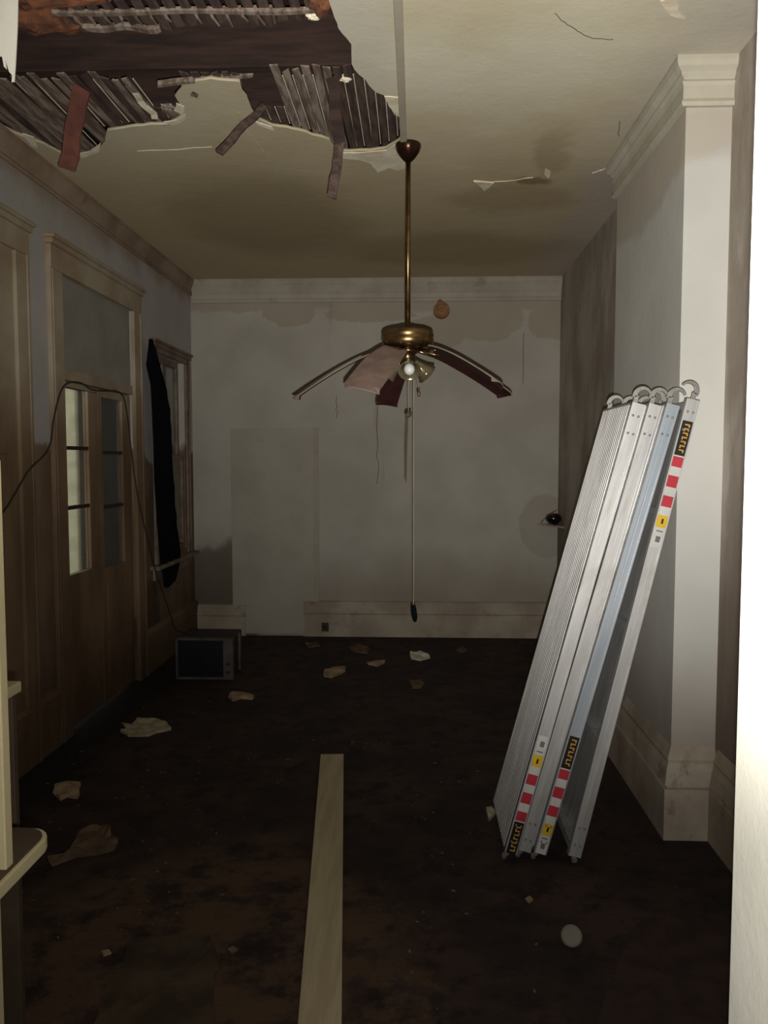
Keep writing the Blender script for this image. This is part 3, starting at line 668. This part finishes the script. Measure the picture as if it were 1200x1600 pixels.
def plank(x0, z0_, x1, z1_, y, flip, label, lab=None, mat='alu', zb=.045):
    ang = math.atan2(x1-x0, z1_-z0_); xb = x0+(x1-x0)*(zb-z0_)/(z1_-z0_)
    rt = empty('scaffold_plank', (xb, y, zb), Matrix.Rotation(ang, 4, 'Y')); tag(rt, label, 'scaffold plank', LAB)
    dk = (0.0, .0035) if not flip else (TH-.0035, TH); sg = -1 if not flip else 1; face = dk[0] if not flip else dk[1]
    b = BM(); box(b, (dk[0], .004, 0), (dk[1], WD-.004, LN))
    for k in range(15):
        yy = .035+k*(WD-.07)/14; a, c = sorted((face, face+sg*.005)); box(b, (a, yy-.007, .01), (c, yy+.007, LN-.01))
    obj('ribbed_deck', b, M['alu'], rt, inv=False, bevel=.0012)
    for ys, s in ((0, 1), (WD, -1)):
        b = BM(); y0_, y1_ = sorted((ys, ys+s*.004)); box(b, (0, y0_, 0), (TH, y1_, LN))
        f0, f1 = sorted((ys, ys+s*.030)); box(b, (0, f0, 0), (.0035, f1, LN)); box(b, (TH-.0035, f0, 0), (TH, f1, LN))
        l0, l1 = sorted((ys, ys-s*.0025)); box(b, (0, l0, 0), (.006, l1, LN)); box(b, (TH-.006, l0, 0), (TH, l1, LN)); box(b, (TH*.46, l0, 0), (TH*.54, l1, LN))
        rl = obj('side_rail', b, M[mat], rt, inv=False)
        b = BM()
        for zz in (.05, .12, LN-.05, LN-.12):
            bmesh.ops.create_uvsphere(b, u_segments=8, v_segments=6, radius=.005, matrix=T((TH*.3, ys-s*.002, zz))); bmesh.ops.create_uvsphere(b, u_segments=8, v_segments=6, radius=.005, matrix=T((TH*.72, ys-s*.002, zz)))
        obj('rivets', b, M['steel'], rl, inv=False)['kind'] = 'stuff'
    for zz in (.01, .45, .93, 1.40, LN-.04): obj('cross_member', box(BM(), (.006, .006, zz), (TH-.006, WD-.006, zz+.028)), M['alu'], rt, inv=False)
    for yy in (.034, WD-.034):
        for up, zz in ((1, LN), (-1, 0)):
            b = BM(); hookmesh(b, .012 if not flip else TH-.012, yy, zz, 1 if not flip else -1, up, .031 if up > 0 else .022, 172 if up > 0 else 120)
            obj('end_hook', b, M['steel'], rt, inv=False, bevel=.001)
    if lab:
        z_, d_ = lab                                   # start height along the plank and direction
        lb = obj('warning_label', box(BM(), (.005, -.0035, min(z_, z_+d_*.50)), (TH-.005, -.003, max(z_, z_+d_*.50))), M['white'], rt, inv=False)
        def blk(a, c, mt, xa=.005, xc=TH-.005, e=.0005):
            u, v = sorted((z_+d_*a, z_+d_*c)); obj('colour_block', box(BM(), (xa, -.0035-e, u), (xc, -.0035, v)), M[mt], lb, inv=False)
        blk(0, .135, 'lblack'); blk(.14, .18, 'red'); blk(.215, .26, 'red'); blk(.295, .338, 'red'); blk(.372, .42, 'yellow')
        blk(.385, .405, 'lblack', TH*.45, TH*.6, .001); blk(.455, .478, 'greyink', TH*.35, TH*.7); blk(.432, .437, 'greyink', TH*.25, TH*.75)
        b = BM(); rr = random.Random(3)
        for k in range(7):
            a = .012+k*.0165; u, v = sorted((z_+d_*a, z_+d_*(a+.005))); xs = TH*.34
            box(b, (xs, -.0046, u), (TH-.013, -.004, v)); u2, v2 = sorted((z_+d_*a, z_+d_*(a+.012))); q = xs if k % 2 else TH-.018; box(b, (q, -.0047, u2), (q+.005, -.0041, v2))
        obj('lettering', b, M['gold'], lb, inv=False)
    return rt
def pk(xa, xb_): return P(xb_, 1290, 1, YN), P(xa, 700, 1, YN)
a, c = pk(968, 800); plank(a.x, a.z, c.x, c.z, YN, False, 'nearest scaffold plank, its ribbed deck facing left and label at the foot', (.0, 1))
a, c = pk(996, 823); plank(a.x, a.z, c.x, c.z, YN+.018, False, 'second scaffold plank from the left, smooth edge without any label')
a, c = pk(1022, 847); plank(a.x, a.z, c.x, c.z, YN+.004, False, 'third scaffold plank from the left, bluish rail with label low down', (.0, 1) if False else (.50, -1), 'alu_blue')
a, c = pk(1053, 899); a.x -= .004; c.x -= .006; plank(a.x, a.z, c.x, c.z, YN-.02, True, 'rightmost scaffold plank with red, white and yellow label near its top', (1.775, -1))

# ------------------------------------------------------------------ pine board on the floor
b = BM(); pa, pb_ = Vector((-.455, 4.26, 0)), Vector((-.19, 1.25, 0)); d = (pb_-pa).normalized(); s = Vector((-d.y, d.x, 0))*.0625
prism(b, [pa+s, pa-s, pb_-s, pb_+s], (0, 0, .02)); tag(obj('wooden_board', b, M['board'], bevel=.002), 'long pale pine board lying on the floor towards the viewer', 'board')

# ------------------------------------------------------------------ old air conditioner
ac = tag(empty('air_conditioner', (-1.55, 5.95, 0)), 'grimy window air conditioner standing on the floor in the far left corner', 'air conditioner')
ax0, ax1, ay0, ay1 = -1.775, -1.345, 5.77, 6.14
obj('housing', box(BM(), (ax0+.012, ay0+.04, .004), (ax1-.012, ay1-.02, .300)), M['ac_top'], ac, bevel=.006)
b = BM(); box(b, (ax0, ay0, 0), (ax0+.018, ay0+.05, .305)); box(b, (ax1-.075, ay0-.004, 0), (ax1, ay0+.05, .305)); box(b, (ax0+.018, ay0, 0), (ax1-.075, ay0+.05, .018)); box(b, (ax0+.018, ay0, .290), (ax1-.075, ay0+.05, .305))
obj('front_bezel', b, M['ac'], ac, bevel=.003)
obj('filter_backing', box(BM(), (ax0+.018, ay0+.03, .018), (ax1-.075, ay0+.05, .290)), M['ac_dark'], ac)
g = BM()
for k in range(15): box(g, (ax0+.018, ay0+.012, .026+k*.018), (ax1-.075, ay0+.030, .032+k*.018))
o = obj('grille_slats', g, M['ac_dark'], ac); o['kind'] = 'stuff'
for zz in (.06, .12): obj('control_knob', lathe(BM(), [(.012, 0), (.012, .012), (.003, .014)], T((ax1-.037, ay0-.004, zz)) @ Matrix.Rotation(R(90), 4, 'X'), 14), M['ac_top'], ac)
obj('side_flange', box(BM(), (ax1-.012, ay0+.22, .02), (ax1+.006, ay0+.25, .30)), M['ac'], ac)

# ------------------------------------------------------------------ things on the back wall
rg = tag(empty('round_flue_plate', (.22, D, 2.95)), 'round rusty plate with a nub high on the back wall', 'wall plate')
mt_ = T((.22, D, 2.945)) @ Matrix.Rotation(R(90), 4, 'X')
obj('plate', lathe(BM(), [(.072, 0), (.072, .05), (.064, .062), (.050, .062), (.044, .052), (.020, .052), (.016, .058), (.001, .058)], mt_, 28), M['rust'], rg, smooth=False)
obj('nub', lathe(BM(), [(.022, 0), (.022, .05), (.014, .06), (.001, .062)], T((.205, D, 3.018)) @ Matrix.Rotation(R(90), 4, 'X'), 14), M['rust'], rg)
ot = tag(empty('power_outlet', (-.83, D-.03, .07)), 'small brown outlet with a stub of wire on the back baseboard', 'outlet')
obj('cover', box(BM(), (-.865, D-.042, .05), (-.80, D-.028, .13)), M['tan'], ot, bevel=.003)
obj('socket', box(BM(), (-.848, D-.044, .075), (-.82, D-.041, .105)), M['ac_dark'], ot)
obj('wire_stub', tube(BM(), [(-.84, D-.04, .06), (-.86, D-.05, .045), (-.85, D-.06, .02)], .003, 6), M['cord'], ot)
# corner shelf and the glossy black bowl
sh = tag(empty('corner_shelf', (1.2, D-.1, 1.03)), 'little corner shelf with wire brace in the back right corner', 'shelf')
obj('board', prism(BM(), [Vector((XR, D, 1.03)), Vector((1.09, D, 1.03)), Vector((1.12, D-.03, 1.03)), Vector((XR, D-.34, 1.03))], (0, 0, .016)), M['base'], sh)
obj('brace', tube(BM(), [(1.12, D-.01, 1.05), (1.19, D-.01, 1.13), (XR-.01, D-.02, 1.17)], .004, 6), M['lath_d'], sh)
bo = P(881, 814, 1, 7.07)
b = lathe(BM(), [(.012, -.058), (.04, -.05), (.066, -.02), (.07, .0), (.064, .022), (.05, .036), (.02, .044), (.006, .046), (.002, .047)], T((1.205, 7.085, 1.107)), 24)
tag(obj('glossy_jar', b, M['black'], smooth=True), 'glossy black rounded jar on the corner shelf beside the planks', 'jar')

# ------------------------------------------------------------------ painted shelf stand at the left edge
st = tag(empty('shelf_stand', (-.85, 1.35, 0)), 'cream painted stand with a rounded shelf at the left edge of the view', 'shelf stand')
obj('upper_board', box(BM(), (-.98, 1.150, 1.0), (-.618, 1.172, 1.62)), M['cream'], st, bevel=.002)
obj('lower_board', box(BM(), (-.98, 1.150, 0), (-.640, 1.172, .978)), M['cream'], st, bevel=.002)
q = [Vector((-.98, 1.02, .978)), Vector((-.606, 1.02, .978)), Vector((-.606, 1.245, .978))]+[Vector((-.646+.04*math.cos(R(t)), 1.247+.045*math.sin(R(t)), .978)) for t in range(10, 91, 16)]+[Vector((-.98, 1.292, .978))]
obj('rounded_shelf', prism(BM(), q, (0, 0, .022)), M['cream'], st, bevel=.002)
obj('shaded_shelf_top', prism(BM(), [Vector((-.606-.006+(v.x+.606)*1.0, v.y-.004, 1.0002)) for v in q], (0, 0, .0012)), M['tan'], st)['label'] = 'rounded shelf top with the weak flash put into its brown colour'  # thin brown sheet darkens the shelf top, standing in for shade
obj('rear_panel', box(BM(), (-1.15, 1.60, 0), (-.836, 1.618, 1.135)), M['tan'], st, bevel=.002)
obj('panel_cap', box(BM(), (-1.15, 1.50, 1.135), (-.826, 1.622, 1.158)), M['cream'], st, bevel=.003)['label'] = 'dusty cap on the tan rear panel'
obj('slot_pull', box(BM(), (-.852, 1.594, 1.06), (-.846, 1.600, 1.125)), M['ac_dark'], st)
obj('side_panel', box(BM(), (-1.17, 1.02, 0), (-1.15, 1.62, 1.62)), M['cream'], st)
obj('side_panel', box(BM(), (-1.15, 1.15, 0), (-.98, 1.172, 1.62)), M['cream'], st)
obj('knob', lathe(BM(), [(.008, 0), (.010, .012), (.018, .020), (.018, .028), (.008, .034), (.001, .035)], T((-.654, 1.150, .89)) @ Matrix.Rotation(R(90), 4, 'X'), 16), M['white'], st, smooth=True)

# ------------------------------------------------------------------ litter on the floor
LIT = []
def scrap(px, name, label, cat, mat, h=.012, th=.004, seed=0, lift=.0, group=None):
    """an uneven sheet with an irregular outline lying on the floor"""
    pts = ragged([P(x, y, 2, 0) for x, y in px], .03, .012, seed); c = sum(pts, Vector())/len(pts)
    b = BM(); ring = []
    for f in (1.0, .72, .42):
        ring.append([b.verts.new(c+(p-c)*f+Vector((0, 0, th+.001+h*max(0, mnoise.noise((c+(p-c)*f)*14+Vector((seed, 0, 0)))+.25)))) for p in pts])
    n = len(pts); low = [b.verts.new((p.x, p.y, .0005)) for p in pts]
    mid = b.verts.new(c+Vector((0, 0, th+.001+h*.4)))
    for a, d_ in zip(ring, ring[1:]):
        for i in range(n): b.faces.new((a[i], a[(i+1) % n], d_[(i+1) % n], d_[i]))
    for i in range(n): b.faces.new((ring[-1][i], ring[-1][(i+1) % n], mid)); b.faces.new((low[i], low[(i+1) % n], ring[0][(i+1) % n], ring[0][i]))
    b.faces.new(low[::-1])
    return LIT.append((c.x, c.y, max((p-c).length for p in pts)+.03)) or tag(obj(name, b, M[mat]), label, cat, group)
scrap(((190,1131),(205,1135),(215,1127),(247,1126),(260,1133),(267,1141),(245,1146),(232,1151),(200,1152),(190,1144),(202,1141)), 'plaster_sheet', 'largest pale plaster sheet on the floor near the left wall', 'plaster sheet', 'flake', .02, .006, 1)
scrap(((358,1084),(372,1083),(385,1083),(397,1088),(394,1094),(376,1092),(364,1097),(356,1091)), 'paper_scrap', 'crumpled pale scrap in front of the air conditioner', 'paper scrap', 'pinkflake', .025, .004, 2)
scrap(((505,1048),(522,1043),(541,1042),(539,1050),(520,1060),(506,1058)), 'paper_scrap', 'tan scrap left of centre below the back baseboard', 'paper scrap', 'pinkflake', .02, .004, 3)
scrap(((573,1036),(590,1033),(603,1032),(600,1037),(590,1042),(576,1039)), 'paper_scrap', 'thin whitish scrap between the tan and white scraps', 'paper scrap', 'pinkflake', .02, .003, 4)
scrap(((641,1023),(655,1020),(668,1022),(672,1029),(658,1033),(642,1030)), 'paper_scrap', 'whitest scrap, lying furthest back by the cord fob', 'paper scrap', 'paper', .03, .004, 5)
scrap(((641,1066),(656,1063),(664,1068),(658,1076),(644,1076)), 'paper_scrap', 'small brown scrap in front of the whitest scrap', 'paper scrap', 'brownflake', .02, .004, 6)
scrap(((85,1230),(105,1224),(126,1222),(124,1244),(118,1250),(105,1247),(94,1252),(82,1240)), 'card_scrap', 'tan card scrap near the foot of the left wall', 'card scrap', 'pinkflake', .02, .004, 7)
scrap(((72,1338),(100,1334),(118,1320),(125,1302),(150,1292),(168,1296),(172,1308),(186,1318),(180,1330),(150,1338),(120,1340),(80,1355)), 'card_scrap', 'large crumpled brown sheet beside the rounded shelf', 'card scrap', 'brownflake', .045, .005, 8)
scrap(((195,1500),(205,1470),(330,1462),(345,1500),(335,1560),(342,1625),(140,1625),(160,1560)), 'floor_sheet', 'broad muddy brown sheet at the bottom left of the floor', 'floor sheet', 'mudsheet', .012, .006, 9)
scrap(((1035,1428),(1075,1450),(1145,1478),(1150,1625),(930,1625),(955,1540),(980,1470),(1005,1440)), 'floor_mat', 'reddish worn mat by the right door jamb', 'mat', 'redflake', .012, .008, 10)
scrap(((545,1012),(560,1008),(580,1014),(572,1022),(552,1019)), 'debris_lump', 'dark lump of debris near the back wall baseboard', 'debris', 'brownflake', .02, .004, 11)
scrap(((712,1017),(722,1013),(730,1018),(722,1022)), 'debris_chip', 'small dark chip near the back wall right of the fob', 'debris', 'brownflake', .02, .006, 12)
scrap(((476,1006),(496,1004),(500,1010),(480,1013)), 'debris_chip', 'dark chip on the floor below the back outlet', 'debris', 'brownflake', .02, .006, 13)
scrap(((356,1486),(366,1482),(370,1488),(360,1492)), 'plaster_chip', 'tiny pale chip on the muddy brown sheet edge', 'chip', 'brownflake', .008, .004, 14)
scrap(((156,1490),(166,1486),(170,1491),(160,1496)), 'plaster_chip', 'tiny pale chip near the bottom left floor sheet', 'chip', 'pinkflake', .008, .004, 15)
scrap(((823,1407),(829,1403),(834,1408),(828,1413)), 'plaster_chip', 'tiny pinkish chip in front of the plank feet', 'chip', 'pinkflake', .008, .004, 16)
scrap(((759,1268),(768,1264),(774,1274),(766,1284)), 'plaster_chip', 'white chip beside the far foot of the nearest plank', 'chip', 'flake', .02, .01, 17)
# mud and rubble nobody could count
b = BM(); rr = random.Random(5)
for k in range(500):
    x = rr.uniform(-1.9, .2) if k % 3 else rr.uniform(-1.9, 1.2); y = rr.uniform(1.9, 4.6) if k % 4 else rr.uniform(2, 7.1)
    if x > -.62 and y < 4.4 and x < -.05: continue
    if x > .25 and 3.0 < y < 3.8: continue
    if x < -1.28 and 5.6 < y < 6.4: continue
    if any((x-cx_)**2+(y-cy_)**2 < rr_**2 for cx_, cy_, rr_ in LIT): continue
    r_ = rr.uniform(.002, .008); m0 = T((x, y, r_*.3)) @ Matrix.Rotation(rr.uniform(0, 3), 4, 'Z') @ Matrix.Diagonal((1.4, .8, .5, 1))
    bmesh.ops.create_icosphere(b, subdivisions=1, radius=r_, matrix=m0)
tag(obj('floor_rubble', b, M['brownflake']), 'scattered crumbs of plaster and mud on the dark floor', 'rubble', kind='stuff')
# round milky lid tilted on a lump
lc = P(893, 1468, 1, 2.60); lc.z = .035; nrm = (Vector((0, 0, CH))-lc).normalized(); nrm.z += .25; nrm.normalize()
mt_ = T(lc) @ nrm.to_track_quat('Z', 'Y').to_matrix().to_4x4()
ld = tag(empty('milky_disk', (lc.x, lc.y, 0)), 'round milky lid propped up on the dark floor at lower right', 'disk')  # small pale disk turned towards the camera
obj('disc', lathe(BM(), [(.001, -.003), (.030, -.003), (.034, -.005), (.0355, 0), (.034, .004), (.030, .001), (.001, .001)], mt_, 32), M['disk'], ld)
obj('mud_lump', lathe(BM(), [(.026, 0), (.022, .012), (.012, .022), (.001, .026)], T((lc.x, lc.y+.02, 0)), 10), M['brownflake'], ld)
